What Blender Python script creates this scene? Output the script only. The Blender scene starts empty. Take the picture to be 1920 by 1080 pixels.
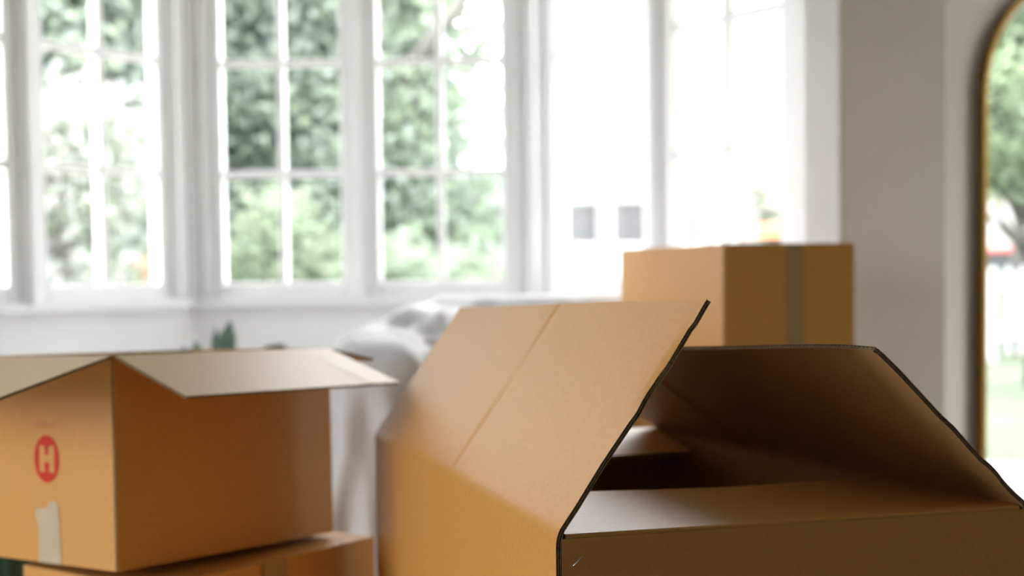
import bpy, bmesh, math, random
import numpy as np
from mathutils import Vector, Matrix

SC = bpy.context.scene
COL = SC.collection
random.seed(4)
RNG = np.random.default_rng(4)

# ------------------------------------------------------------------ camera, sky, exposure
cam = bpy.data.cameras.new('camera')
camo = bpy.data.objects.new('camera', cam)
COL.objects.link(camo)
camo.location = (0, 0, 1.0)
PITCH, ROLL = math.radians(2.8), math.radians(0.7)
_f = Vector((0, math.cos(PITCH), -math.sin(PITCH)))
_r = Vector((1, 0, 0))
_u = _r.cross(_f)
_r2 = math.cos(ROLL) * _r - math.sin(ROLL) * _u
_u2 = math.sin(ROLL) * _r + math.cos(ROLL) * _u
camo.matrix_world = Matrix(((_r2.x, _u2.x, -_f.x, 0), (_r2.y, _u2.y, -_f.y, 0), (_r2.z, _u2.z, -_f.z, 1.0), (0, 0, 0, 1)))
cam.sensor_width = 36.0
cam.lens = 2667.0 / 1920.0 * 36.0
cam.shift_y = 100.0 / 1920.0
cam.clip_start = 0.05
cam.clip_end = 300
cam.dof.use_dof = True
cam.dof.focus_distance = 1.38
cam.dof.aperture_fstop = 3.6
cam.dof.aperture_blades = 0
SC.camera = camo

SKY = 4.9
w = bpy.data.worlds.new('overcast_sky')
SC.world = w
w.use_nodes = True
bg = w.node_tree.nodes['Background']
bg.inputs[0].default_value = (0.97, 0.985, 1.0, 1)
bg.inputs[1].default_value = SKY

vs = SC.view_settings
vs.view_transform = 'Standard'
vs.look = 'None'
vs.exposure = 1.85
vs.gamma = 1.0
vs.use_curve_mapping = False


# ------------------------------------------------------------------ helpers
def new_mat(name, color, rough=0.6, spec=0.5, metal=0.0, var=0.0, scale=40.0, bump=0.0, stretch=None):
    m = bpy.data.materials.new(name)
    m.use_nodes = True
    nt = m.node_tree
    b = nt.nodes['Principled BSDF']
    b.inputs['Roughness'].default_value = rough
    b.inputs['Metallic'].default_value = metal
    b.inputs['Specular IOR Level'].default_value = spec
    b.inputs['Base Color'].default_value = (*color, 1)
    if var or bump:
        tc = nt.nodes.new('ShaderNodeTexCoord')
        mp = nt.nodes.new('ShaderNodeMapping')
        if stretch:
            mp.inputs['Scale'].default_value = stretch
        nt.links.new(tc.outputs['Object'], mp.inputs[0])
        n = nt.nodes.new('ShaderNodeTexNoise')
        n.inputs['Scale'].default_value = scale
        n.inputs['Detail'].default_value = 6
        nt.links.new(mp.outputs[0], n.inputs['Vector'])
        if var:
            r = nt.nodes.new('ShaderNodeValToRGB')
            r.color_ramp.elements[0].position = 0.3
            r.color_ramp.elements[1].position = 0.7
            r.color_ramp.elements[0].color = (*[c * (1 - var) for c in color], 1)
            r.color_ramp.elements[1].color = (*[min(1, c * (1 + var)) for c in color], 1)
            nt.links.new(n.outputs['Fac'], r.inputs[0])
            nt.links.new(r.outputs[0], b.inputs['Base Color'])
        if bump:
            bp = nt.nodes.new('ShaderNodeBump')
            bp.inputs['Strength'].default_value = bump
            bp.inputs['Distance'].default_value = 0.002
            nt.links.new(n.outputs['Fac'], bp.inputs['Height'])
            nt.links.new(bp.outputs[0], b.inputs['Normal'])
    return m


def leaf_mat(name, color, trans=0.45, var=0.35, scale=3.0):
    m = bpy.data.materials.new(name)
    m.use_nodes = True
    nt = m.node_tree
    for n in list(nt.nodes):
        nt.nodes.remove(n)
    out = nt.nodes.new('ShaderNodeOutputMaterial')
    d = nt.nodes.new('ShaderNodeBsdfDiffuse')
    t = nt.nodes.new('ShaderNodeBsdfTranslucent')
    mx = nt.nodes.new('ShaderNodeMixShader')
    mx.inputs[0].default_value = trans
    tc = nt.nodes.new('ShaderNodeTexCoord')
    n = nt.nodes.new('ShaderNodeTexNoise')
    n.inputs['Scale'].default_value = scale
    r = nt.nodes.new('ShaderNodeValToRGB')
    r.color_ramp.elements[0].position = 0.35
    r.color_ramp.elements[1].position = 0.65
    r.color_ramp.elements[0].color = (*[c * (1 - var) for c in color], 1)
    r.color_ramp.elements[1].color = (*[c * (1 + var) for c in color], 1)
    nt.links.new(tc.outputs['Object'], n.inputs['Vector'])
    nt.links.new(n.outputs['Fac'], r.inputs[0])
    nt.links.new(r.outputs[0], d.inputs[0])
    nt.links.new(r.outputs[0], t.inputs[0])
    nt.links.new(d.outputs[0], mx.inputs[1])
    nt.links.new(t.outputs[0], mx.inputs[2])
    nt.links.new(mx.outputs[0], out.inputs[0])
    return m


def glass_mat(name):
    m = bpy.data.materials.new(name)
    m.use_nodes = True
    nt = m.node_tree
    for n in list(nt.nodes):
        nt.nodes.remove(n)
    out = nt.nodes.new('ShaderNodeOutputMaterial')
    t = nt.nodes.new('ShaderNodeBsdfTransparent')
    t.inputs[0].default_value = (0.99, 0.99, 0.99, 1)
    g = nt.nodes.new('ShaderNodeBsdfGlossy')
    g.inputs['Roughness'].default_value = 0.0
    lw = nt.nodes.new('ShaderNodeLayerWeight')
    pw = nt.nodes.new('ShaderNodeMath')
    pw.operation = 'POWER'
    pw.inputs[1].default_value = 5.0
    fr = nt.nodes.new('ShaderNodeMath')
    fr.operation = 'MULTIPLY_ADD'
    fr.inputs[1].default_value = 0.6
    fr.inputs[2].default_value = 0.02
    nt.links.new(lw.outputs['Facing'], pw.inputs[0])
    nt.links.new(pw.outputs[0], fr.inputs[0])
    mx = nt.nodes.new('ShaderNodeMixShader')
    nt.links.new(fr.outputs[0], mx.inputs[0])
    nt.links.new(t.outputs[0], mx.inputs[1])
    nt.links.new(g.outputs[0], mx.inputs[2])
    nt.links.new(mx.outputs[0], out.inputs[0])
    return m


def link(name, me, mats=None, parent=None):
    o = bpy.data.objects.new(name, me)
    COL.objects.link(o)
    if mats is not None:
        for m in (mats if isinstance(mats, (list, tuple)) else [mats]):
            me.materials.append(m)
    if parent:
        o.parent = parent
    return o


def mesh(name, verts, faces, mats=None, parent=None, smooth=False, mi=None):
    me = bpy.data.meshes.new(name)
    me.from_pydata([tuple(map(float, v)) for v in verts], [], [tuple(f) for f in faces])
    me.update()
    o = link(name, me, mats, parent)
    if smooth:
        me.polygons.foreach_set('use_smooth', [True] * len(me.polygons))
    if mi is not None:
        me.polygons.foreach_set('material_index', mi)
    return o


def fix_normals(o):
    bm = bmesh.new()
    bm.from_mesh(o.data)
    bmesh.ops.recalc_face_normals(bm, faces=bm.faces)
    bm.to_mesh(o.data)
    bm.free()


class MB:
    def __init__(self):
        self.v, self.f = [], []

    def add(self, v, f):
        n = len(self.v)
        self.v += [tuple(x) for x in v]
        self.f += [tuple(i + n for i in q) for q in f]
        return self

    def box(self, x0, y0, z0, x1, y1, z1, ch=0.0):
        if ch:
            bm = bmesh.new()
            bmesh.ops.create_cube(bm, size=1)
            bmesh.ops.scale(bm, vec=(x1 - x0, y1 - y0, z1 - z0), verts=bm.verts)
            bmesh.ops.translate(bm, vec=((x0 + x1) / 2, (y0 + y1) / 2, (z0 + z1) / 2), verts=bm.verts)
            bmesh.ops.bevel(bm, geom=list(bm.edges), offset=ch, segments=1, affect='EDGES')
            bm.verts.index_update()
            self.add([v.co[:] for v in bm.verts], [[v.index for v in q.verts] for q in bm.faces])
            bm.free()
            return self
        v = [(x, y, z) for z in (z0, z1) for y in (y0, y1) for x in (x0, x1)]
        return self.add(v, [(0, 2, 3, 1), (4, 5, 7, 6), (0, 1, 5, 4), (2, 6, 7, 3), (0, 4, 6, 2), (1, 3, 7, 5)])

    def prism(self, pts, z0, z1):
        n = len(pts)
        v = [(*p, z0) for p in pts] + [(*p, z1) for p in pts]
        f = [tuple(range(n))[::-1], tuple(range(n, 2 * n))] + [(i, (i + 1) % n, n + (i + 1) % n, n + i) for i in range(n)]
        return self.add(v, f)

    def tube(self, pts, rads, seg=8, cap=True):
        pts = [Vector(p) for p in pts]
        n = len(pts)
        V, F = [], []
        for i, p in enumerate(pts):
            d = (pts[min(i + 1, n - 1)] - pts[max(i - 1, 0)]).normalized()
            a = d.orthogonal().normalized() if i == 0 else (a - d * a.dot(d)).normalized()
            b = d.cross(a)
            r = rads[i] if isinstance(rads, (list, tuple)) else rads
            for k in range(seg):
                t = 2 * math.pi * k / seg
                V.append(p + (a * math.cos(t) + b * math.sin(t)) * r)
        for i in range(n - 1):
            for k in range(seg):
                k2 = (k + 1) % seg
                F.append((i * seg + k, i * seg + k2, (i + 1) * seg + k2, (i + 1) * seg + k))
        if cap:
            F.append(tuple(range(seg))[::-1])
            F.append(tuple(range((n - 1) * seg, n * seg)))
        return self.add([v[:] for v in V], F)

    def lathe(self, prof, seg=32, cx=0, cy=0):
        V, F = [], []
        n = len(prof)
        for r, z in prof:
            for k in range(seg):
                t = 2 * math.pi * k / seg
                V.append((cx + r * math.cos(t), cy + r * math.sin(t), z))
        for i in range(n - 1):
            for k in range(seg):
                k2 = (k + 1) % seg
                F.append((i * seg + k, i * seg + k2, (i + 1) * seg + k2, (i + 1) * seg + k))
        F.append(tuple(range(seg))[::-1])
        F.append(tuple(range((n - 1) * seg, n * seg)))
        return self.add(V, F)

    def build(self, name, mats, parent=None, smooth=False):
        o = mesh(name, self.v, self.f, mats, parent, smooth)
        fix_normals(o)
        return o


def empty(name, loc=(0, 0, 0), rz=0.0):
    o = bpy.data.objects.new(name, None)
    COL.objects.link(o)
    o.empty_display_size = 0.1
    o.location = loc
    o.rotation_euler = (0, 0, rz)
    return o


def tag(o, label=None, cat=None, group=None, kind=None):
    if label:
        o['label'] = label
    if cat:
        o['category'] = cat
    if group:
        o['group'] = group
    if kind:
        o['kind'] = kind
    return o


# ------------------------------------------------------------------ materials
M = {}
M['white_paint'] = new_mat('white_paint', (0.88, 0.88, 0.88), 0.45, var=0.02, scale=6, bump=0.05)
M['wall_paint'] = new_mat('wall_paint', (0.75, 0.705, 0.64), 0.75, var=0.03, scale=5, bump=0.10)
M['low_wall_paint'] = new_mat('low_wall_paint', (0.92, 0.92, 0.92), 0.7, var=0.02, scale=5, bump=0.08)
M['ceiling'] = new_mat('ceiling_paint', (0.84, 0.84, 0.835), 0.8, var=0.02, scale=4)
M['dim_wall'] = new_mat('room_wall_paint', (0.13, 0.125, 0.12), 0.8, var=0.02, scale=4)
M['floor'] = new_mat('floor_boards', (0.48, 0.44, 0.40), 0.4, var=0.2, scale=3, stretch=(1, 8, 1))
M['kraft'] = new_mat('kraft_outside', (0.57, 0.278, 0.066), 0.43, 0.42, var=0.05, scale=160, bump=0.07)
M['kraft_in'] = new_mat('kraft_inside', (0.52, 0.312, 0.125), 0.40, 0.5, var=0.05, scale=160, bump=0.07)
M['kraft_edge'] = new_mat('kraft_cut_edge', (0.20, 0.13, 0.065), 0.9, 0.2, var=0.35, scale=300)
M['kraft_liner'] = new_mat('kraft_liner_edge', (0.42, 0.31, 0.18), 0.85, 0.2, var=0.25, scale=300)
M['tape'] = new_mat('packing_tape', (0.50, 0.41, 0.29), 0.2, 0.5, var=0.05, scale=20)
M['tape_brown'] = new_mat('clear_brown_tape', (0.40, 0.26, 0.12), 0.16, 0.6, var=0.05, scale=20)
M['red_ink'] = new_mat('red_ink', (0.54, 0.032, 0.014), 0.6, 0.2, var=0.06, scale=90)
M['faint_ink'] = new_mat('faded_red_ink', (0.60, 0.22, 0.09), 0.5)
M['steel'] = new_mat('staple_steel', (0.55, 0.54, 0.52), 0.35, metal=1.0)
M['sheet'] = new_mat('dust_sheet_cotton', (0.78, 0.785, 0.82), 0.85, 0.2, var=0.03, scale=30, bump=0.1)
M['brass'] = new_mat('brushed_brass', (0.26, 0.155, 0.045), 0.38, metal=1.0, var=0.1, scale=30)
M['mirror'] = new_mat('mirror_silver', (0.95, 0.96, 0.955), 0.0, metal=1.0)
M['glass'] = glass_mat('window_glass')
M['bark'] = new_mat('bark', (0.085, 0.08, 0.075), 0.9, var=0.3, scale=12, bump=0.5)
M['lawn'] = new_mat('lawn_grass', (0.085, 0.10, 0.07), 0.95, 0.1, var=0.15, scale=1.2)
M['leaf_veiled'] = leaf_mat('leaf_veiled_green', (0.285, 0.33, 0.295), 0.55, .2)  # veiling glare put into the leaf green, paled and greyed
M['leaf_mid'] = leaf_mat('leaf_mid_green', (0.25, 0.305, 0.235), 0.55, .2)
M['leaf_light'] = leaf_mat('leaf_light_green', (0.24, 0.30, 0.21), 0.55, .2)
M['leaf_pale'] = leaf_mat('leaf_pale_grey', (0.37, 0.385, 0.36), 0.5, 0.10)  # paler, greyer leaf colour
M['leaf_bush'] = leaf_mat('leaf_bush', (0.22, 0.25, 0.185), 0.5, .2)
M['leaf_bright'] = leaf_mat('leaf_bright_green', (0.34, 0.41, 0.28), 0.55, .2)  # paler copy of the leaf green for the side garden trees
M['plant_leaf'] = new_mat('blue_green_leaf', (0.17, 0.27, 0.22), 0.4, var=0.3, scale=14)
M['plant_dark'] = new_mat('dark_green_leaf', (0.06, 0.09, 0.04), 0.5, var=0.2, scale=14)
M['pot'] = new_mat('grey_pot', (0.35, 0.34, 0.33), 0.7, var=0.1)
M['soil'] = new_mat('soil', (0.05, 0.04, 0.03), 0.95, var=0.3)
M['green_plastic'] = new_mat('dark_green_plastic', (0.022, 0.085, 0.058), 0.38, var=0.08, scale=8)
M['render'] = new_mat('white_render', (0.40, 0.41, 0.40), 0.8, var=0.04, scale=2)
M['dark_pane'] = new_mat('dark_far_pane', (0.04, 0.043, 0.046), 0.3)
M['roof'] = new_mat('pale_roof', (0.55, 0.55, 0.55), 0.7, var=0.06)
M['orange'] = new_mat('orange_canvas', (0.75, 0.22, 0.09), 0.8, var=0.08)
M['terracotta'] = new_mat('terracotta', (0.62, 0.27, 0.14), 0.8, var=0.1)
M['fence_white'] = new_mat('fence_white', (0.45, 0.46, 0.46), 0.6, var=0.04)
M['rubber'] = new_mat('black_rubber', (0.02, 0.02, 0.02), 0.8)
M['car_red'] = new_mat('red_car_paint', (0.60, 0.09, 0.06), 0.3)

# ------------------------------------------------------------------ room shell
CEIL = 2.9
VL, VR = (-1.166, 5.2), (0.075, 5.2)      # inner corners of the bay
DS = (0.5708, -0.8211)                    # direction of the right side of the bay
SIDE = 1.36
ER = (VR[0] + DS[0] * SIDE, VR[1] + DS[1] * SIDE)
EL = (VL[0] - DS[0] * SIDE, VL[1] + DS[1] * SIDE)
SILL, HEAD = 0.885, 2.62
WY = 4.03                                  # face of the plain wall beside the bay
WC = (1.227, WY)                           # where that wall bends back
WD = (0.853, 0.522)
WE = (WC[0] + WD[0] * 1.15, WC[1] + WD[1] * 1.15)
XR, XL, YB = 4.3, -2.6, -2.2
TH = 0.16


def struct(o):
    o['kind'] = 'structure'
    return o


def seg_prism(mb, a, b, out, th, z0, z1):
    pts = [a, b, (b[0] + out[0] * th, b[1] + out[1] * th), (a[0] + out[0] * th, a[1] + out[1] * th)]
    mb.prism(pts, z0, z1)


struct(MB().box(XL - .3, YB - .3, -0.12, XR + .1, 5.5, 0).build('floor', M['floor']))
struct(MB().box(XL - .3, YB - .3, CEIL, XR + .3, 5.5, CEIL + 0.12).build('ceiling', M['ceiling']))
mb = MB()
seg_prism(mb, VL, VR, (0, 1), TH, 0, SILL)
struct(mb.build('wall_bay_centre', M['low_wall_paint']))
nR = (-DS[1], DS[0])                       # outward normal of the right side
nR = (0.8211, 0.5708)
nL = (-0.8211, 0.5708)
mb = MB()
seg_prism(mb, VR, ER, nR, TH, 0, SILL)
struct(mb.build('wall_bay_right', M['low_wall_paint']))
mb = MB()
seg_prism(mb, EL, VL, nL, TH, 0, SILL)
struct(mb.build('wall_bay_left', M['low_wall_paint']))
mb = MB()
for a, b, n in ((VL, VR, (0, 1)), (VR, ER, nR), (EL, VL, nL)):
    seg_prism(mb, a, b, n, TH, HEAD, CEIL)
struct(mb.build('wall_bay_head', M['white_paint']))
mb = MB()
mb.box(ER[0] + 0.07, WY, 0, WC[0], WY + 0.25, CEIL)
o = struct(mb.build('wall_back', M['wall_paint']))
mb = MB()
seg_prism(mb, WC, WE, (-WD[1], WD[0]), 0.2, 0, CEIL)
mb.box(WE[0], WE[1], 0, XR, WE[1] + 0.2, CEIL)
struct(mb.build('wall_right_back', M['wall_paint']))
mb = MB()                                  # right wall with the garden door opening
DY0, DY1, DZ = 2.55, 4.15, 2.45
mb.box(XR, YB, 0, XR + .16, DY0, CEIL).box(XR, DY1, 0, XR + .16, 5.3, CEIL).box(XR, DY0, DZ, XR + .16, DY1, CEIL)
struct(mb.build('wall_right', M['dim_wall']))
mb = MB()
mb.box(XL, YB - .16, 0, XR, YB, CEIL)
struct(mb.build('wall_front', M['dim_wall']))
mb = MB()                                  # left wall with its tall window
LW = [(.25, 1.32)]
LZ0, LZ1 = 0.18, 1.92
ys = [YB] + [v for p in LW for v in p] + [4.1]
for i in range(0, len(ys), 2):
    mb.box(XL - .16, ys[i], 0, XL, ys[i + 1], CEIL)
for a, b in LW:
    mb.box(XL - .16, a, 0, XL, b, LZ0).box(XL - .16, a, LZ1, XL, b, CEIL)
mb.box(XL, EL[1], 0, EL[0] - 0.07, EL[1] + .16, CEIL)
struct(mb.build('wall_left', M['wall_paint']))

# sills and posts of the bay
mb = MB()
for a, b, n in ((VL, VR, (0, 1)), (VR, ER, nR), (EL, VL, nL)):
    a2 = (a[0] - n[0] * .03, a[1] - n[1] * .03)
    b2 = (b[0] - n[0] * .03, b[1] - n[1] * .03)
    seg_prism(mb, a2, b2, n, .2, SILL, SILL + 0.03)
struct(mb.build('trim_1', M['white_paint']))


def post(n, a, v, b, na, nb):
    """a corner post between the end a of one side and the end b of the next, around the vertex v"""
    off = lambda p, q, t: (p[0] + q[0] * t, p[1] + q[1] * t)
    nm = Vector((na[0] + nb[0], na[1] + nb[1])).normalized()
    mb = MB()
    mb.prism([off(a, na, -.015), off(v, nm, -.017), off(b, nb, -.015), off(b, nb, .10), off(v, nm, .11), off(a, na, .10)], SILL + .03, HEAD)
    # raised beads down both inner faces
    for p, q, m in ((a, v, na), (v, b, nb)):
        for s0, s1 in ((0.16, 0.30), (0.62, 0.80)):
            P0 = (p[0] + (q[0] - p[0]) * s0, p[1] + (q[1] - p[1]) * s0)
            P1 = (p[0] + (q[0] - p[0]) * s1, p[1] + (q[1] - p[1]) * s1)
            mb.prism([off(P0, m, -.027), off(P1, m, -.027), off(P1, m, 0), off(P0, m, 0)], SILL + .03, HEAD)
    return struct(mb.build('trim_%d' % n, M['white_paint']))


ST = 0.045
T0, T1, T2, T3 = 0.145, 0.625, 0.775, 1.25     # glass limits along a side of the bay
rp = lambda t: (VR[0] + DS[0] * t, VR[1] + DS[1] * t)
lp = lambda t: (VL[0] - DS[0] * t, VL[1] + DS[1] * t)
CX0, CX1, CX2, CX3 = -1.045, -0.615, -0.475, -0.030
post(2, (CX0 - ST, 5.2), VL, lp(T0 - ST), (0, 1), nL)
post(3, (CX3 + ST, 5.2), VR, rp(T0 - ST), (0, 1), nR)


def mullion(n, a, b, m):
    off = lambda p, t: (p[0] + m[0] * t, p[1] + m[1] * t)
    mb = MB()
    mb.prism([off(a, -.015), off(b, -.015), off(b, .10), off(a, .10)], SILL + .03, HEAD)
    c0 = (a[0] * .65 + b[0] * .35, a[1] * .65 + b[1] * .35)
    c1 = (a[0] * .35 + b[0] * .65, a[1] * .35 + b[1] * .65)
    mb.prism([off(c0, -.03), off(c1, -.03), off(c1, 0), off(c0, 0)], SILL + .03, HEAD)
    return struct(mb.build('trim_%d' % n, M['white_paint']))


mullion(4, (CX1 + ST, 5.2), (CX2 - ST, 5.2), (0, 1))
mullion(5, rp(T1 + ST), rp(T2 - ST), nR)
mullion(6, lp(T2 - ST), lp(T1 + ST), nL)
# end casings where the bay meets the flat walls
mb = MB()
q = rp(T3 + ST)
mb.prism([(q[0] - nR[0] * .012, q[1] - nR[1] * .012), (ER[0] - nR[0] * .012, ER[1] - nR[1] * .012), (ER[0] + .075, WY - .012), (ER[0] + .075, WY + .15), (rp(T3 + ST)[0] + nR[0] * .1, rp(T3 + ST)[1] + nR[1] * .1)], 0, CEIL)
struct(mb.build('trim_7', M['white_paint']))
mb = MB()
q = lp(T3 + ST)
mb.prism([q, (q[0] + nL[0] * .1, q[1] + nL[1] * .1), (EL[0] - .075, EL[1] + .15), (EL[0] - .075, EL[1] - .012), EL], 0, CEIL)
struct(mb.build('trim_8', M['white_paint']))

PANE_ME, BARH_ME = {}, {}
ZR = [0.972, 1.366, 1.766, 2.166, 2.565]


def window(n, org, ang, u0, u1, label=None):
    """a casement: local x along the wall, local y outward"""
    w_ = empty('window_%d' % n, (org[0], org[1], 0), ang)
    struct(w_)
    z0, z1 = ZR[0], ZR[-1]
    f = MB()
    fw = ST
    f.box(u0 - fw, -.012, SILL + .03, u1 + fw, .085, z0 - .05)
    f.box(u0 - fw, -.012, z1 + .045, u1 + fw, .085, HEAD)
    f.box(u0 - fw - .012, .02, SILL + .03, u0 - fw + .004, .085, HEAD)
    f.box(u1 + fw - .004, .02, SILL + .03, u1 + fw + .012, .085, HEAD)
    f.build('frame', M['white_paint'], w_)
    s = MB()
    s.box(u0 - fw, 0, z0 - .05, u0, .05, z1 + .045, .004).box(u1, 0, z0 - .05, u1 + fw, .05, z1 + .045, .004)
    s.box(u0, 0, z0 - .05, u1, .05, z0, .004).box(u0, 0, z1, u1, .05, z1 + .045, .004)
    s.build('sash', M['white_paint'], w_)
    um = (u0 + u1) / 2
    b = .0135
    MB().box(um - b, .004, z0, um + b, .046, z1, .003).build('muntin', M['white_paint'], w_)
    for z in ZR[1:-1]:
        MB().box(u0, .008, z - b, u1, .042, z + b, .003).build('muntin', M['white_paint'], w_)
    for i in range(4):
        for a, c in ((u0, um - b), (um + b, u1)):
            key = (round(c - a, 4), round(ZR[i + 1] - ZR[i], 4))
            if key not in PANE_ME:
                p = MB().box(0, -.002, 0, c - a, .002, ZR[i + 1] - ZR[i])
                me = bpy.data.meshes.new('pane')
                me.from_pydata(p.v, [], p.f)
                me.materials.append(M['glass'])
                PANE_ME[key] = me
            o = bpy.data.objects.new('pane', PANE_ME[key])
            COL.objects.link(o)
            o.parent = w_
            o.location = (a, .025, ZR[i])
    return w_


aR = math.atan2(DS[1], DS[0])
aL = math.atan2(-DS[1], DS[0])
pL = lp(SIDE)
window(1, pL, aL, SIDE - T3, SIDE - T2)
window(2, pL, aL, SIDE - T1, SIDE - T0)
window(3, (0, 5.2), 0, CX0, CX1)
window(4, (0, 5.2), 0, CX2, CX3)
window(5, VR, aR, T0, T1)
window(6, VR, aR, T2, T3)

# the left wall's windows and the garden door, out of the picture but giving the room its light
for i, (a, b) in enumerate(LW):
    wdw = struct(empty('window_%d' % (7 + i), (XL - .08, a, 0), math.pi / 2))
    W = b - a
    f = MB()
    f.box(0, -.04, LZ0, .05, .04, LZ1).box(W - .05, -.04, LZ0, W, .04, LZ1).box(.05, -.04, LZ0, W - .05, .04, LZ0 + .05).box(.05, -.04, LZ1 - .05, W - .05, .04, LZ1)
    f.box(W / 2 - .02, -.03, LZ0 + .05, W / 2 + .02, .03, LZ1 - .05)
    f.build('frame', M['white_paint'], wdw)
    for a2, b2 in ((.05, W / 2 - .02), (W / 2 + .02, W - .05)):
        MB().box(a2, -.003, LZ0 + .05, b2, .003, LZ1 - .05).build('pane', M['glass'], wdw)
dr = struct(empty('door_1', (XR + .08, DY0, 0), math.pi / 2))
W = DY1 - DY0
MB().box(0, -.06, 0, .05, .06, DZ).box(W - .05, -.06, 0, W, .06, DZ).box(.05, -.06, DZ - .05, W - .05, .06, DZ).build('frame', M['white_paint'], dr)
MB().box(.05, -.08, -.01, W - .05, .08, .02).build('threshold', M['white_paint'], dr)

# sampling portals over the real openings (they emit nothing of their own)
def portal(name, loc, rot, sx, sy):
    l = bpy.data.lights.new(name, 'AREA')
    l.shape = 'RECTANGLE'
    l.size, l.size_y = sx, sy
    l.cycles.is_portal = True
    o = bpy.data.objects.new(name, l)
    COL.objects.link(o)
    o.location = loc
    o.rotation_euler = rot
    return o

for i, (a, b) in enumerate(LW):
    portal('light_portal', (XL - .2, (a + b) / 2, (LZ0 + LZ1) / 2), (math.pi / 2, 0, -math.pi / 2), b - a, LZ1 - LZ0)
portal('light_portal', (XR + .2, (DY0 + DY1) / 2, DZ / 2), (math.pi / 2, 0, math.pi / 2), DY1 - DY0, DZ)
ZM, ZH = (SILL + HEAD) / 2, HEAD - SILL
portal('light_portal', ((VL[0] + VR[0]) / 2, 5.45, ZM), (math.pi / 2, 0, math.pi), 1.3, ZH)
for s, vtx, ang in ((1, rp(.68), aR), (-1, lp(.68), aL)):
    nn = nR if s > 0 else nL
    portal('light_portal', (vtx[0] + nn[0] * .22, vtx[1] + nn[1] * .22, ZM), (math.pi / 2, 0, ang + math.pi), 1.4, ZH)

# ------------------------------------------------------------------ the arched mirror on the angled wall
nW = Vector((WD[1], -WD[0], 0))            # into the room
mir = empty('arched_mirror', (WC[0] + WD[0] * .1175 + nW.x * .012, WC[1] + WD[1] * .1175 + nW.y * .012, 0), math.atan2(WD[1], WD[0]))
tag(mir, 'tall arched mirror in a thin brass frame at the right edge, reflecting the garden', 'mirror')
MR, MS, MB0 = 0.355, 1.475, 0.03


def arch(r, base, n=40):
    pts = [(-r, base)] + [(-r * math.cos(math.pi * k / n), MS + r * math.sin(math.pi * k / n)) for k in range(n + 1)] + [(r, base)]
    return pts


out_, in_ = arch(MR, MB0), arch(MR - .014, MB0 + .014)
V, F = [], []
n = len(out_)
for y in (0.0, -0.028):
    for p in out_:
        V.append((p[0] + MR, y, p[1]))
    for p in in_:
        V.append((p[0] + MR, y, p[1]))
for i in range(n):
    j = (i + 1) % n
    F += [(i, j, n + j, n + i), (2 * n + i, 2 * n + j, 3 * n + j, 3 * n + i), (i, j, 2 * n + j, 2 * n + i), (n + i, n + j, 3 * n + j, 3 * n + i)]
o = mesh('frame', V, F, M['brass'], mir)
fix_normals(o)
V, F = [], []
g2 = arch(MR - .014, MB0 + .014)
g3 = arch(MR - .028, MB0 + .028)
V = [(p[0] + MR, -.012, p[1]) for p in g2] + [(p[0] + MR, -.0155, p[1]) for p in g3]
for i in range(n):
    j = (i + 1) % n
    F.append((i, j, n + j, n + i))
F.append(tuple(range(n, 2 * n)))
mesh('glass', V, F, M['mirror'], mir)
mesh('backing', [(p[0] + MR, -.004, p[1]) for p in g2], [tuple(range(n))], M['kraft_edge'], mir)


# ------------------------------------------------------------------ cardboard
def lerp(a, b, t):
    return a + (b - a) * t


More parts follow.
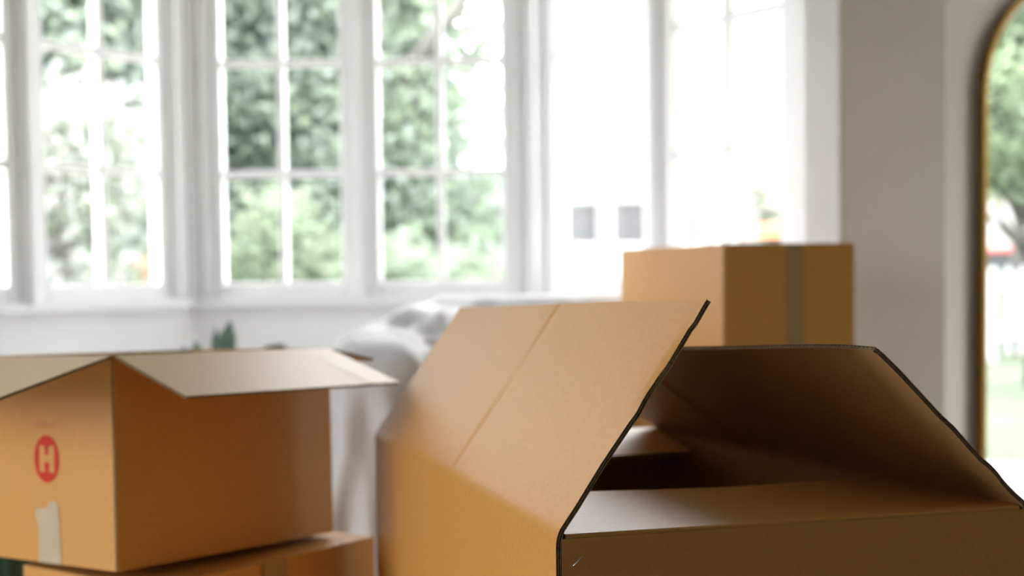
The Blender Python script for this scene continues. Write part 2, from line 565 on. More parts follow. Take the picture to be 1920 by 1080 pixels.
def board(name, c00, c10, c01, c11, th, parent, nrm=None, nu=12, nv=8, bump=None, jit=None, us=None, vs_=None,
          fold=None, mats=None, edge_in=0.0018):
    """A sheet of corrugated board. u runs c00->c10, v runs c00->c01; the outside is the surface itself and the
    thickness lies behind it along -nrm. fold = (radius, direction) rounds the v=0 side into the wall below."""
    c00, c10, c01, c11 = [np.array(c, float) for c in (c00, c10, c01, c11)]
    if nrm is None:
        nrm = np.cross(c10 - c00, c01 - c00)
    nrm = np.array(nrm, float)
    nrm /= np.linalg.norm(nrm)
    U = np.linspace(0, 1, nu + 1) if us is None else np.array(us, float)
    Vv = np.linspace(0, 1, nv + 1) if vs_ is None else np.array(vs_, float)
    Lv = np.linalg.norm(c01 - c00)
    rows = []
    if fold:
        r, wd = fold
        wd = np.array(wd, float)
        tb = r / Lv
        Vv = np.concatenate([np.linspace(-1, 0, 6)[:-1], Vv[Vv > tb * 1.05]]) if tb < 1 else Vv
        Vv = np.insert(Vv, 5, tb)
    nu_, nv_ = len(U), len(Vv)
    P = np.zeros((nv_, nu_, 3))
    NR = np.zeros((nv_, nu_, 3))
    for j, v in enumerate(Vv):
        for i, u in enumerate(U):
            base = lerp(lerp(c00, c10, u), lerp(c01, c11, u), max(v, 0))
            h0 = lerp(c00, c10, u)
            fd = lerp(c01, c11, u) - h0
            fl = np.linalg.norm(fd)
            fd = fd / fl
            nn = nrm
            if fold and v < 0:
                t = v + 1
                A, B, Cc = h0 + wd * r, h0, h0 + fd * r
                base = A * (1 - t) ** 2 + B * 2 * t * (1 - t) + Cc * t * t
                tg = 2 * (1 - t) * (B - A) + 2 * t * (Cc - B)
                ud = (c10 - c00)
                nn = np.cross(ud, tg)
                nn /= np.linalg.norm(nn)
                if np.dot(nn, nrm) < -0.2:
                    nn = -nn
            if bump is not None and v >= 0:
                base = base + nrm * bump(u, v)
            if jit is not None:
                base = base + jit(u, max(v, 0), u == U[0], u == U[-1], j == nv_ - 1)
            P[j, i] = base
            NR[j, i] = nn
    verts, faces, mi = [], [], []
    lv = [0, .12, .2, .45, .55, .8, .88, 1.0]
    top = P.reshape(-1, 3)
    bot = (P - NR * th).reshape(-1, 3)
    verts = list(map(tuple, top)) + list(map(tuple, bot))
    K = nu_ * nv_
    for j in range(nv_ - 1):
        for i in range(nu_ - 1):
            a = j * nu_ + i
            q = (a, a + 1, a + nu_ + 1, a + nu_)
            faces.append(q)
            mi.append(0)
            faces.append(tuple(x + K for x in q)[::-1])
            mi.append(1)
    # layered rim
    ring = [(0, i) for i in range(nu_)] + [(j, nu_ - 1) for j in range(1, nv_)] + [(nv_ - 1, i) for i in range(nu_ - 2, -1, -1)] + [(j, 0) for j in range(nv_ - 2, 0, -1)]
    cen = P.mean(axis=(0, 1))
    R_ = len(ring)
    lev_idx = []
    for k, l in enumerate(lv):
        if k == 0:
            lev_idx.append([j * nu_ + i for j, i in ring])
            continue
        if k == len(lv) - 1:
            lev_idx.append([K + j * nu_ + i for j, i in ring])
            continue
        idx = []
        ins = edge_in if k in (2, 5) else (edge_in * 0.9 if k in (3, 4) else 0.0)
        if k in (3, 4):
            ins = edge_in * 0.25
        for (j, i) in ring:
            p = P[j, i]
            d = np.zeros(3)
            if i == 0:
                d += (P[j, 1] - p) / np.linalg.norm(P[j, 1] - p)
            if i == nu_ - 1:
                d += (P[j, -2] - p) / np.linalg.norm(P[j, -2] - p)
            if j == 0:
                d += (P[1, i] - p) / np.linalg.norm(P[1, i] - p)
            if j == nv_ - 1:
                d += (P[-2, i] - p) / np.linalg.norm(P[-2, i] - p)
            idx.append(len(verts))
            verts.append(tuple(p - NR[j, i] * th * l + d * ins))
        lev_idx.append(idx)
    for k in range(len(lv) - 1):
        for a in range(R_):
            b = (a + 1) % R_
            faces.append((lev_idx[k][a], lev_idx[k + 1][a], lev_idx[k + 1][b], lev_idx[k][b]))
            mi.append(3 if k in (0, 3, 6) else 2)
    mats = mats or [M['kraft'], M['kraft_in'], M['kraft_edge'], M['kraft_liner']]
    o = mesh(name, verts, faces, mats, parent, mi=mi)
    bm = bmesh.new()
    bm.from_mesh(o.data)
    bmesh.ops.recalc_face_normals(bm, faces=bm.faces)
    for f_ in bm.faces:
        f_.smooth = f_.material_index < 2
    bm.to_mesh(o.data)
    bm.free()
    for e in o.data.edges:
        pass
    o.data.set_sharp_from_angle(angle=math.radians(32))
    return o, P, NR


def fluting(name, pts, nrm, th, inward, parent, wave=0.0065):
    """the wavy middle of the board, seen at a cut edge that runs across the flutes"""
    pts = [np.array(p, float) for p in pts]
    nrm = np.array(nrm, float) / np.linalg.norm(nrm)
    inward = np.array(inward, float) / np.linalg.norm(inward)
    seg = [np.linalg.norm(pts[i + 1] - pts[i]) for i in range(len(pts) - 1)]
    L = sum(seg)
    n = int(L / wave * 4)
    cum = np.concatenate([[0], np.cumsum(seg)])
    V, F = [], []
    for k in range(n + 1):
        s = L * k / n
        i = min(np.searchsorted(cum, s, side='right') - 1, len(pts) - 2)
        p = lerp(pts[i], pts[i + 1], (s - cum[i]) / seg[i])
        for half, c in ((0, .32), (1, .68)):
            ph = math.sin(2 * math.pi * s / wave + half * 1.3)
            q = p - nrm * th * (c + .14 * ph)
            for d, t in ((0.0004, -.04), (.004, -.04), (.004, .04), (0.0004, .04)):
                V.append(q + inward * d - nrm * th * t)
    for k in range(n):
        for half in (0, 1):
            a = k * 8 + half * 4
            b = a + 8
            for e in range(4):
                e2 = (e + 1) % 4
                F.append((a + e, b + e, b + e2, a + e2))
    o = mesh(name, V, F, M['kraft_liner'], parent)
    fix_normals(o)
    o['kind'] = 'stuff'
    return o


def ridge(u0, w_, h):
    return lambda u, v: h * math.exp(-((u - u0) / w_) ** 2)


# ---- the large open box in the foreground
BT = 0.7445                                 # height of its rim
NLc = np.array([0.0400, 1.3662, BT])
NRc = np.array([0.5501, 1.5078, BT])
FLc = np.array([-0.2214, 2.2696, BT])
FRc = np.array([0.2420, 2.3119, BT])
Zv = np.array([0, 0, 1.0])
big = empty('open_box', (0.13, 1.84, 0))
tag(big, 'large open cardboard box in the foreground, its long flaps leaning inward like a tent', 'box')
big_inv = np.array([0.13, 1.84, 0])
LOC = lambda p: np.array(p, float) - big_inv
TB = 0.0054


def hdir(a, b):
    d = b - a
    return d / np.linalg.norm(d)


def flatn(d):
    return d / np.linalg.norm(d)


leftd = hdir(NLc, FLc)
rightd = hdir(NRc, FRc)
frontd = hdir(NLc, NRc)
backd = hdir(FLc, FRc)
l_in = np.cross(leftd, Zv)                  # inward from the left wall
r_in = -np.cross(rightd, Zv)
f_in = -np.cross(frontd, Zv)
b_in = np.cross(backd, Zv)
for v in (l_in, r_in, f_in, b_in):
    v /= np.linalg.norm(v)
down = -Zv
FR_, FB_ = 0.012, 0.004


def usamp(n, extra):
    a = list(np.linspace(0, 1, n + 1))
    for e, w_ in extra:
        a += [e + k * w_ for k in (-2, -1.2, -.6, 0, .6, 1.2, 2)]
    return sorted(set(round(x, 5) for x in a if 0 <= x <= 1))


# walls (outside surface first; thickness behind)
SCORE_L, SCORE_R = 0.475, 0.655
dbl = lambda u0, w_, gap, h: (lambda u, v: h * math.exp(-((u - u0) / w_) ** 2) + h * .7 * math.exp(-((u - u0 - gap) / w_) ** 2))
board('wall_panel', LOC(NLc * [1, 1, 0]), LOC(FLc * [1, 1, 0]), LOC(NLc + down * FR_), LOC(FLc + down * FR_), TB, big, -l_in, us=usamp(10, []), nv=3)
tri = lambda u, v: -(.0016 * math.exp(-((u - .60) / .006) ** 2) + .0022 * math.exp(-((u - .638) / .007) ** 2) + .0016 * math.exp(-((u - .672) / .005) ** 2))
board('wall_panel', LOC(NRc * [1, 1, 0]), LOC(FRc * [1, 1, 0]), LOC(NRc + down * FR_), LOC(FRc + down * FR_), TB, big, -r_in,
      us=usamp(10, [(.60, .006), (.638, .007), (.672, .005)]), nv=3, bump=lambda u, v: -tri(u, v) * -1.0)
fs = NLc + frontd * 0.0062                  # the front panel starts just beside the cut edge of the left one
board('wall_panel', LOC((fs - f_in * .001) * [1, 1, 0]), LOC((NRc - f_in * .001) * [1, 1, 0]), LOC(fs - f_in * .001 + down * FB_), LOC(NRc - f_in * .001 + down * FB_), TB, big, -f_in, nu=10, nv=4)
board('wall_panel', LOC(FLc * [1, 1, 0]), LOC(FRc * [1, 1, 0]), LOC(FLc + down * FB_), LOC(FRc + down * FB_), TB, big, -b_in, nu=8, nv=3)
mb = MB()
q = [LOC(p)[:2] for p in (NLc + l_in * .02 + f_in * .02, NRc + r_in * .02 + f_in * .02, FRc + r_in * .02 + b_in * .02, FLc + l_in * .02 + b_in * .02)]
mb.prism([tuple(x) for x in q], 0.002, 0.012).build('bottom_panel', M['kraft_in'], big)

# left long flap
la, lb = 0.1598, 0.2265
lf0 = NLc + l_in * la + Zv * lb
lf1 = FLc + l_in * 0.1429 + Zv * 0.1982
ln = np.cross(leftd, lf0 - NLc)
ln = -ln if np.dot(ln, l_in) > 0 else ln


def prof(pts):
    xs = [p[0] for p in pts]
    y = [p[1] for p in pts]
    return lambda t: float(np.interp(t, xs, y))


jl = prof([(0, 0), (.12, .0015), (.30, -.001), (.42, .001), (.52, .003), (.56, -.002), (.60, -.004), (.75, -.0035), (.885, -.002), (.893, .0015), (1, .001)])
jt = prof([(0, 0), (.06, -.001), (.2, .0004), (.45, .0008), (.8, 0), (1, .0005)])
lfd = hdir(NLc, lf0)


def jit_left(u, v, e0, e1, et):
    d = np.zeros(3)
    if e0:
        d += leftd * (-jl(v)) * 1.0
    if et:
        d += lfd * jt(u)
    return d


sl = lambda u, v: -.0011 * math.exp(-((u - SCORE_L) / .0035) ** 2) - .0007 * math.exp(-((u - SCORE_L + .010) / .003) ** 2) + (.0005 * math.exp(-((u - SCORE_L + .004 - .013 * max(v - .3, 0)) / .003) ** 2)) - .0035 * math.exp(-(u / .012) ** 2) * max(0, 1 - abs(v - .72) / .25)
us_l = usamp(16, [(SCORE_L, .0035), (SCORE_L - .010, .003), (SCORE_L + .008, .003)]) + [.004, .008, .014, .02]
o, P, _ = board('flap', LOC(NLc), LOC(FLc), LOC(lf0), LOC(lf1), TB, big, ln, us=sorted(us_l), vs_=np.linspace(0, 1, 41), bump=sl, jit=jit_left, fold=(FR_, down))
top_edge = [P[-1, i] for i in range(P.shape[1])]
fluting('fluting', top_edge, ln, TB, NLc - lf0, big)

# right long flap
rf0 = NRc + r_in * 0.1961 + Zv * 0.1785
rf1 = FRc + r_in * 0.2144 + Zv * 0.1347
rn = np.cross(rightd, rf0 - NRc)
rn = -rn if np.dot(rn, r_in) > 0 else rn
jr = prof([(0, 0), (.05, .002), (.11, .005), (.16, .003), (.25, -.002), (.3, .003), (.4, .002), (.5, -.001), (.58, .002), (.7, .0005), (.85, -.001), (.96, .001), (1, .007)])
jrt = prof([(0, -.006), (.03, -.0005), (.15, .001), (.3, .0), (.6, -.001), (1, 0)])
rfd = hdir(NRc, rf0)


def jit_right(u, v, e0, e1, et):
    d = np.zeros(3)
    if e0:
        d += rightd * jr(v)
    if et:
        d += rfd * jrt(u)
    return d


sr = lambda u, v: -.0022 * math.exp(-((u - SCORE_R) / .004) ** 2) - .0018 * math.exp(-((u - SCORE_R - .012) / .003) ** 2) + .0015 * math.exp(-((u - SCORE_R + .012) / .004) ** 2) - .0012 * math.exp(-((u - .12 - .03 * v) / .004) ** 2) * math.exp(-((v - .4) / .18) ** 2)
us_r = usamp(16, [(SCORE_R, .004), (SCORE_R + .012, .003), (.13, .006)]) + [.004, .01]
o, P, _ = board('flap', LOC(NRc), LOC(FRc), LOC(rf0), LOC(rf1), TB, big, rn, us=sorted(us_r), vs_=np.linspace(0, 1, 31), bump=sr, jit=jit_right, fold=(FR_, down))
top_edge = [P[-1, i] for i in range(P.shape[1])]
fluting('fluting', top_edge, rn, TB, NRc - rf0, big)

# short flaps folded in, front and back
wob = lambda u, v: .0015 * math.sin(u * 7 + 1) * v
f0 = fs + f_in * .235 + Zv * -.0 + frontd * .012
f1 = NRc + f_in * .235 + Zv * -.004 - frontd * .012
board('flap', LOC(fs + frontd * .004), LOC(NRc - frontd * .012), LOC(f0 + Zv * .002), LOC(f1 + Zv * .003), TB, big, Zv, nu=14, nv=10, bump=wob, fold=(FB_, down))
b0 = FLc + b_in * .285 + backd * .10 - Zv * .009
b1 = FRc + b_in * .285 - backd * .012 - Zv * .006
board('flap', LOC(FLc + backd * .012), LOC(FRc - backd * .012), LOC(b0), LOC(b1), TB, big, Zv, nu=10, nv=8, bump=wob, fold=(FB_, down))

# a wire staple through the front panel's glued edge
sp0 = np.array([0.0565, 1.3707, 0.7142])
sp1 = np.array([0.0649, 1.3731, 0.7225])
off = -f_in * .0022
mbs = MB()
a_, b_ = LOC(sp0 + off), LOC(sp1 + off)
mbs.tube([a_ + f_in * .004, a_ + f_in * .0006, a_, lerp(a_, b_, .5) - f_in * .0006, b_, b_ + f_in * .0006, b_ + f_in * .004], .0007, 6)
mbs.build('staple', M['steel'], big, True)


# ---- ordinary boxes
def carton(name, P0, da, db, la_, lb_, z0, h, th=0.004, tilt=None):
    """root at the near corner, local x along da (right face), local y along db (left face)"""
    o = empty(name, (P0[0], P0[1], z0))
    m = Matrix(((da[0], db[0], 0, P0[0]), (da[1], db[1], 0, P0[1]), (0, 0, 1, z0), (0, 0, 0, 1)))
    if tilt is not None:
        m = m @ tilt
    o.matrix_world = m
    bow = lambda u, v: .0025 * math.sin(math.pi * u) * math.sin(math.pi * min(1, max(0, v)))
    board('wall_panel', (0, 0, 0), (la_, 0, 0), (0, 0, h), (la_, 0, h), th, o, (0, -1, 0), nu=10, nv=6, bump=bow)
    board('wall_panel', (0, lb_, 0), (la_, lb_, 0), (0, lb_, h), (la_, lb_, h), th, o, (0, 1, 0), nu=6, nv=3)
    board('wall_panel', (0, th, 0), (0, lb_ - th, 0), (0, th, h), (0, lb_ - th, h), th, o, (-1, 0, 0), nu=10, nv=6, bump=bow)
    board('wall_panel', (la_, th, 0), (la_, lb_ - th, 0), (la_, th, h), (la_, lb_ - th, h), th, o, (1, 0, 0), nu=6, nv=3)
    return o


A1 = (0.5436, 0.8393)
B1 = (-0.775, 0.632)
# lower box of the left stack
low = carton('closed_box', (-0.500, 1.949), A1, B1, .457, .30, 0.0, .568)
tag(low, 'closed cardboard box underneath the open box printed with a red H', 'box')
board('flap', (.001, .001, .568), (.456, .001, .568), (.001, .149, .5685), (.456, .149, .5685), .004, low, (0, 0, 1), nu=8, nv=5)
board('flap', (.001, .299, .568), (.456, .299, .568), (.001, .151, .5685), (.456, .151, .5685), .004, low, (0, 0, 1), nu=8, nv=5)
MB().box(.205, -.0032, .05, .255, -.0026, .5675).build('tape', M['tape_brown'], low)
tag(low.children[-1], 'strip of shiny brown tape')
MB().box(.10, .145, .5686, .36, .155, .5692).build('seam_tape', M['tape_brown'], low)
MB().box(.004, .004, .003, .453, .296, .008).build('bottom_panel', M['kraft_in'], low)

# upper box of the left stack, flaps thrown open
A2 = (0.5495, 0.8355)
B2 = (-0.78, 0.626)
LA, LB, HH = .436, .335, .302
tl = Matrix.Rotation(math.radians(1.5), 4, 'Y') @ Matrix.Rotation(math.radians(-1.7), 4, 'X')
hb = carton('open_box', (-0.5539, 1.966), A2, B2, LA, LB, .5885, HH, tilt=tl)
tag(hb, 'open cardboard box with a red H in a circle and drooping flaps, on another box', 'box')
MB().box(.004, .004, .002, LA - .004, LB - .004, .007).build('bottom_panel', M['kraft_in'], hb)
inside_out = [M['kraft_in'], M['kraft'], M['kraft_edge'], M['kraft_liner']]
fl, th = .158, .004
dz = -.055
board('flap', (0.004, -.001, HH), (LA - .002, -.001, HH), (.002, -.148, HH + dz), (LA + .001, -.150, HH + dz), th, hb, (0, -.35, .94), nu=12, nv=6, mats=inside_out,
      us=usamp(10, [(.86, .012)]), bump=lambda u, v: .0009 * math.exp(-((u - .86) / .02) ** 2) * v)
board('flap', (-.001, .002, HH), (-.001, LB - .002, HH), (-.195, -.001, HH - .053), (-.195, LB, HH - .055), th, hb, (-.27, 0, .96), nu=10, nv=6, mats=inside_out)
board('flap', (.002, LB + .001, HH), (LA - .002, LB + .001, HH), (.002, LB + .145, HH - .040), (LA - .002, LB + .145, HH - .052), th, hb, (0, .33, .94), nu=8, nv=5, mats=inside_out)
board('flap', (LA + .001, .002, HH), (LA + .001, LB - .002, HH), (LA + .112, .002, HH - .020), (LA + .112, LB - .002, HH - .036), th, hb, (.28, 0, .96), nu=8, nv=5, mats=inside_out)


def plane2d(fn_name, outer, holes, mat, parent, to3):
    cu = bpy.data.curves.new(fn_name, 'CURVE')
    cu.dimensions = '2D'
    cu.fill_mode = 'BOTH'
    for poly in [outer] + holes:
        sp_ = cu.splines.new('POLY')
        sp_.points.add(len(poly) - 1)
        for p, c in zip(sp_.points, poly):
            p.co = (c[0], c[1], 0, 1)
        sp_.use_cyclic_u = True
    tmp = bpy.data.objects.new('tmp', cu)
    COL.objects.link(tmp)
    me = bpy.data.meshes.new_from_object(tmp.evaluated_get(bpy.context.evaluated_depsgraph_get()))
    bpy.data.objects.remove(tmp)
    bpy.data.curves.remove(cu)
    for v in me.vertices:
        v.co = to3(v.co.x, v.co.y)
    me.name = fn_name
    me.materials.clear()
    return link(fn_name, me, mat, parent)


# printed emblem on the left face (local plane x = 0, seen from -x; picture-right is towards y = 0)
LG_Y, LG_Z, LG_R = 0.151, 0.1525, 0.0345
face_bow = lambda y, z: -.0025 * math.sin(math.pi * min(1, max(0, (y - th) / (LB - 2 * th)))) * math.sin(math.pi * min(1, max(0, z / HH)))
to_face = lambda x, y: (face_bow(LG_Y - .85 * x, LG_Z + y) - .0006, LG_Y - .85 * x, LG_Z + y)
circ = [(LG_R * math.cos(2 * math.pi * k / 48), LG_R * math.sin(2 * math.pi * k / 48)) for k in range(48)]
s = LG_R
Hh = [(-.60, -.56), (-.16, -.56), (-.16, -.44), (-.20, -.40), (-.20, -.14), (.20, -.14), (.20, -.40), (.16, -.44), (.16, -.56), (.60, -.56),
      (.60, .56), (.16, .56), (.16, .44), (.12, .40), (.12, .16), (-.12, .16), (-.12, .40), (-.16, .44), (-.16, .56), (-.60, .56)]
plane2d('emblem', circ, [[(p[0] * s, p[1] * s * 1.0) for p in Hh]], M['red_ink'], hb, to_face)['label'] = 'red disc with a letter H left open in it'
mbt = MB()
rr = random.Random(3)
x = -.034
while x < .034:
    wd_ = rr.uniform(.0022, .0046)
    y0 = .0475
    hgt = rr.uniform(.0035, .006)
    P4 = [to_face(x, y0), to_face(x + wd_, y0), to_face(x + wd_, y0 + hgt), to_face(x, y0 + hgt)]
    mbt.add(P4, [(0, 1, 2, 3)])
    x += wd_ + rr.uniform(.0012, .0032)
mbt.build('printed_line', M['faint_ink'], hb)['label'] = 'faded, unreadable line of small red print'
# torn strip of tape rising from the bottom edge
tp = [(-.032, -.1525), (.030, -.1525), (.030, -.093), (.027, -.066), (.021, -.061), (.004, -.062), (-.002, -.071), (-.036, -.074), (-.034, -.088), (-.028, -.100)]
tp3 = [to_face(a, b) for a, b in tp]
n = len(tp)
vv = [(p[0] - .0002, p[1], p[2]) for p in tp3] + [(p[0] + .0002, p[1], p[2]) for p in tp3]
o = mesh('tape', vv, [tuple(range(n)), tuple(range(n, 2 * n))[::-1]] + [(i, (i + 1) % n, n + (i + 1) % n, n + i) for i in range(n)], M['tape'], hb)
fix_normals(o)
o['label'] = 'torn strip of pale shiny tape'

# the taped box on the sofa seat
RBZ = 0.462
rdir = (0.9698, 0.2437)
ldir = (-0.2437, 0.9698)
rbox = carton('taped_box', (0.4557, 3.051), rdir, ldir, .307, .695, RBZ, 1.0540 - RBZ)
tag(rbox, 'closed cardboard box with a vertical strip of shiny tape, standing by the window', 'box')
RH = 1.0540 - RBZ
board('flap', (.001, .001, RH), (.152, .001, RH), (.001, .694, RH + .0005), (.152, .694, RH + .0005), .004, rbox, (0, 0, 1), nu=6, nv=6)
board('flap', (.154, .001, RH), (.306, .001, RH), (.154, .694, RH + .0005), (.306, .694, RH + .0005), .004, rbox, (0, 0, 1), nu=6, nv=6)
MB().box(.005, .005, .002, .302, .69, .007).build('bottom_panel', M['kraft_in'], rbox)
tapep = []
for k in range(13):
    z = RH * k / 12
    tapep.append(z)
V, F = [], []
for z in tapep:
    t = z / RH
    for xx in (.142, .151, .165, .176, .185):
        V.append((xx, -.0025 * math.sin(math.pi * xx / .307) * math.sin(math.pi * t) - .0006 - (.0012 if abs(xx - .165) < .003 else 0), z))
for i in range(12):
    for k in range(4):
        F.append((i * 5 + k, i * 5 + k + 1, i * 5 + k + 6, i * 5 + k + 5))
o = mesh('tape', V, F, M['tape_brown'], rbox, True)
o['label'] = 'vertical strip of shiny tape'

# ------------------------------------------------------------------ dust sheet over the sofa (small cloth solver)
def sd_box(P, c, h, r):
    q = np.abs(P - c) - (np.array(h) - r)
    return np.linalg.norm(np.maximum(q, 0), axis=1) + np.minimum(np.max(q, axis=1), 0) - r


def rng_box(x0, x1, y0, y1, z0, z1, r):
    c = np.array([(x0 + x1) / 2, (y0 + y1) / 2, (z0 + z1) / 2])
    h = np.array([(x1 - x0) / 2, (y1 - y0) / 2, (z1 - z0) / 2])
    return lambda P: sd_box(P, c, h, r)


SHAPES = [
    rng_box(-.40, .86, 2.98, 3.97, -.2, .445, .04),
    rng_box(-.405, -.18, 2.98, 3.90, -.2, .855, .10),
    rng_box(-.345, -.08, 3.50, 4.02, -.2, .905, .11),
    rng_box(-.27, .84, 3.83, 4.06, -.2, .930, .09),
    rng_box(.78, .88, 2.98, 3.95, -.2, .58, .04),
    rng_box(.175, .320, 3.25, 3.385, .3, .938, .05),
]


def sdf(P):
    d = SHAPES[0](P)
    for s_ in SHAPES[1:]:
        d = np.minimum(d, s_(P))
    return d


def drape():
    nx, ny = 110, 98
    sx, sy = 0.0235, 0.0235
    x0, y0 = -.45, 2.925                    # where it starts to hang, at the left and at the front
    uu = np.arange(nx) * sx * .90
    vv = np.arange(ny) * sy * .88
    dl, df = .86, .55                       # hanging lengths
    X = np.zeros((ny, nx, 3))
    for j in range(ny):
        for i in range(nx):
            a, b = uu[i] - dl, vv[j] - df
            X[j, i] = (x0 + max(a, 0) - .0 * min(a, 0), y0 + max(b, 0), 1.0 + min(a, 0) * .97 + min(b, 0) * (.9 if a > 0 else .12))
    X += RNG.normal(0, .0035, X.shape)
    ph = np.linspace(0, 1, ny)[:, None]
    X[..., 0] += np.where(uu[None, :] < dl, .012 * np.sin(ph * 46 + 1.5 * np.sin(ph * 9)), 0)
    V = np.zeros_like(X)
    D = .0235

    def con(A, B, L, k):
        d = B - A
        l = np.linalg.norm(d, axis=-1, keepdims=True) + 1e-9
        c = d * (.5 * k * (l - L) / l)
        return c

    for it in range(260):
        V[..., 2] -= .0009 * 1.0
        V *= .955
        old = X.copy()
        X = X + V
        for _ in range(5):
            for st in (0, 1):
                c = con(X[:, st:-1:2], X[:, st + 1::2], D, 1.0)
                X[:, st:-1:2] += c
                X[:, st + 1::2] -= c
                c = con(X[st:-1:2], X[st + 1::2], D, 1.0)
                X[st:-1:2] += c
                X[st + 1::2] -= c
            c = con(X[:-1, :-1], X[1:, 1:], D * 1.414, .35)
            X[:-1, :-1] += c * .5
            X[1:, 1:] -= c * .5
            c = con(X[1:, :-1], X[:-1, 1:], D * 1.414, .35)
            X[1:, :-1] += c * .5
            X[:-1, 1:] -= c * .5
            for st in (3,):                 # mild bending stiffness
                c = con(X[:, :-st], X[:, st:], D * st, .02)
                X[:, :-st] += c * .3
                X[:, st:] -= c * .3
                c = con(X[:-st], X[st:], D * st, .02)
                X[:-st] += c * .3
                X[st:] -= c * .3
        P = X.reshape(-1, 3)
        d = sdf(P) - .006
        m = d < 0
        if m.any():
            Q = P[m]
            e = 1e-3
            g = np.stack([sdf(Q + np.eye(3)[k] * e) - sdf(Q - np.eye(3)[k] * e) for k in range(3)], axis=1)
            g /= np.linalg.norm(g, axis=1, keepdims=True) + 1e-9
            Q = Q - g * d[m][:, None]
            oldm = old.reshape(-1, 3)[m]
            Q = Q + (oldm - Q) * .8 * (1 - np.abs(np.sum(g * (oldm - Q), axis=1, keepdims=True)) / (np.linalg.norm(oldm - Q, axis=1, keepdims=True) + 1e-9))
            P[m] = Q
        X = P.reshape(X.shape)
        X[..., 2] = np.maximum(X[..., 2], .004)
        X[..., 1] = np.maximum(X[..., 1], 2.90)
        dr = (X[..., 0] - VR[0]) * nR[0] + (X[..., 1] - VR[1]) * nR[1] + .03   # stay inside the bay
        X[..., :2] -= np.maximum(dr, 0)[..., None] * np.array(nR)
        X[..., 1] = np.where(X[..., 0] > .85, np.minimum(X[..., 1], 4.0), X[..., 1])
        if it > 140:                        # keep clear of the taped box standing on the seat
            rel = X[..., :2] - np.array([0.4557, 3.051])
            a = rel @ np.array(rdir)
            b = rel @ np.array(ldir)
            G_ = .010
            pen = np.stack([a + G_, b + G_, .307 + G_ - a, .695 + G_ - b, X[..., 2] - .453], axis=-1)
            inb = np.all(pen[..., :4] > 0, axis=-1) & (pen[..., 4] > 0)
            k = np.argmin(np.where(np.array([0, 1, 0, 0, 0], bool), 9.0, pen), axis=-1)
            dv = np.array([(-rdir[0], -rdir[1], 0), (-ldir[0], -ldir[1], 0), (rdir[0], rdir[1], 0), (ldir[0], ldir[1], 0), (0, 0, -1)])
            amt = np.take_along_axis(pen, k[..., None], -1)
            X = X + np.where(inb[..., None], dv[k] * amt, 0)
        V = X - old
        if it > 200:
            V *= .8
    return X


X = drape()


def upsample(A):
    for ax in (0, 1):
        A = np.moveaxis(A, ax, 0)
        n = len(A)
        P_ = np.concatenate([A[:1], A, A[-1:]])
        mid = (-P_[:n - 1] + 9 * P_[1:n] + 9 * P_[2:n + 1] - P_[3:n + 2]) / 16
        B = np.empty((2 * n - 1,) + A.shape[1:])
        B[0::2] = A
        B[1::2] = mid
        A = np.moveaxis(B, 0, ax)
    return A


def add_folds(X):
    """press drapery folds into the settled sheet: ridges fanning out from the points where it hangs"""
    du = np.gradient(X, axis=1)
    dv = np.gradient(X, axis=0)
    nn = np.cross(du, dv)
    nn /= np.linalg.norm(nn, axis=2, keepdims=True) + 1e-9
    out = X - np.array([.28, 3.5, .35])
    nn *= np.sign(np.sum(nn * out, axis=2, keepdims=True) + 1e-9)
    for _ in range(14):
        nn = (nn + np.roll(nn, 1, 0) + np.roll(nn, -1, 0) + np.roll(nn, 1, 1) + np.roll(nn, -1, 1)) / 5
    nn /= np.linalg.norm(nn, axis=2, keepdims=True) + 1e-9
    D_ = np.zeros(X.shape[:2])
    for (cx_, cy_, cz_, k, ph, amp, rad) in [(-.19, 3.72, .96, 12.0, .4, .034, .8), (-.34, 3.01, .92, 12.0, 1.1, .040, 1.0), (.84, 3.85, .95, 7.0, .2, .014, .8), (.3, 2.96, .47, 11.0, .0, .012, .6)]:
        d = X - np.array([cx_, cy_, cz_])
        r = np.linalg.norm(d, axis=2)
        th_ = np.arctan2(d[..., 0] * .9 - d[..., 1] * .55, -d[..., 2] + .35 * np.abs(d[..., 1]) + .02)
        wv = np.sin(k * th_ + ph + 1.3 * np.sin(2.1 * th_ + ph * 2) + 3 * r)
        D_ += amp * (1 - np.abs(wv) ** .8 * 1.5) * np.clip((r - .05) / .16, 0, 1) * np.exp(-(r / rad) ** 2)
    for _ in range(3):
        P_ = np.pad(D_, 1, mode='edge')
        D_ = (P_[1:-1, 1:-1] * 2 + P_[:-2, 1:-1] + P_[2:, 1:-1] + P_[1:-1, :-2] + P_[1:-1, 2:]) / 6
    D_ *= np.clip((.950 - X[..., 2]) / .07, .10, 1)
    keep = np.clip((X[..., 2] - .0) / .05, 0, 1)
    # flat where the taped box stands and just behind the big box
    rel = X[..., :2] - np.array([0.4557, 3.051])
    a = rel @ np.array(rdir)
    b = rel @ np.array(ldir)
    under = (a > -.05) & (a < .36) & (b > -.05) & (b < .76)
    D_ = np.where(under, 0, D_) * keep
    Y = X + nn * D_[..., None]
    Y[..., 1] = np.maximum(Y[..., 1], 2.89)
    Y[..., 2] = np.maximum(Y[..., 2], .003)
    return Y


X = add_folds(upsample(X))
ny, nx = X.shape[:2]
vs3 = X.reshape(-1, 3)
fs3 = [(j * nx + i, j * nx + i + 1, (j + 1) * nx + i + 1, (j + 1) * nx + i) for j in range(ny - 1) for i in range(nx - 1)]
so = mesh('covered_sofa', vs3, fs3, M['sheet'], None, True)
tag(so, 'sofa draped in a white dust sheet that hangs in folds behind the boxes', 'sofa')

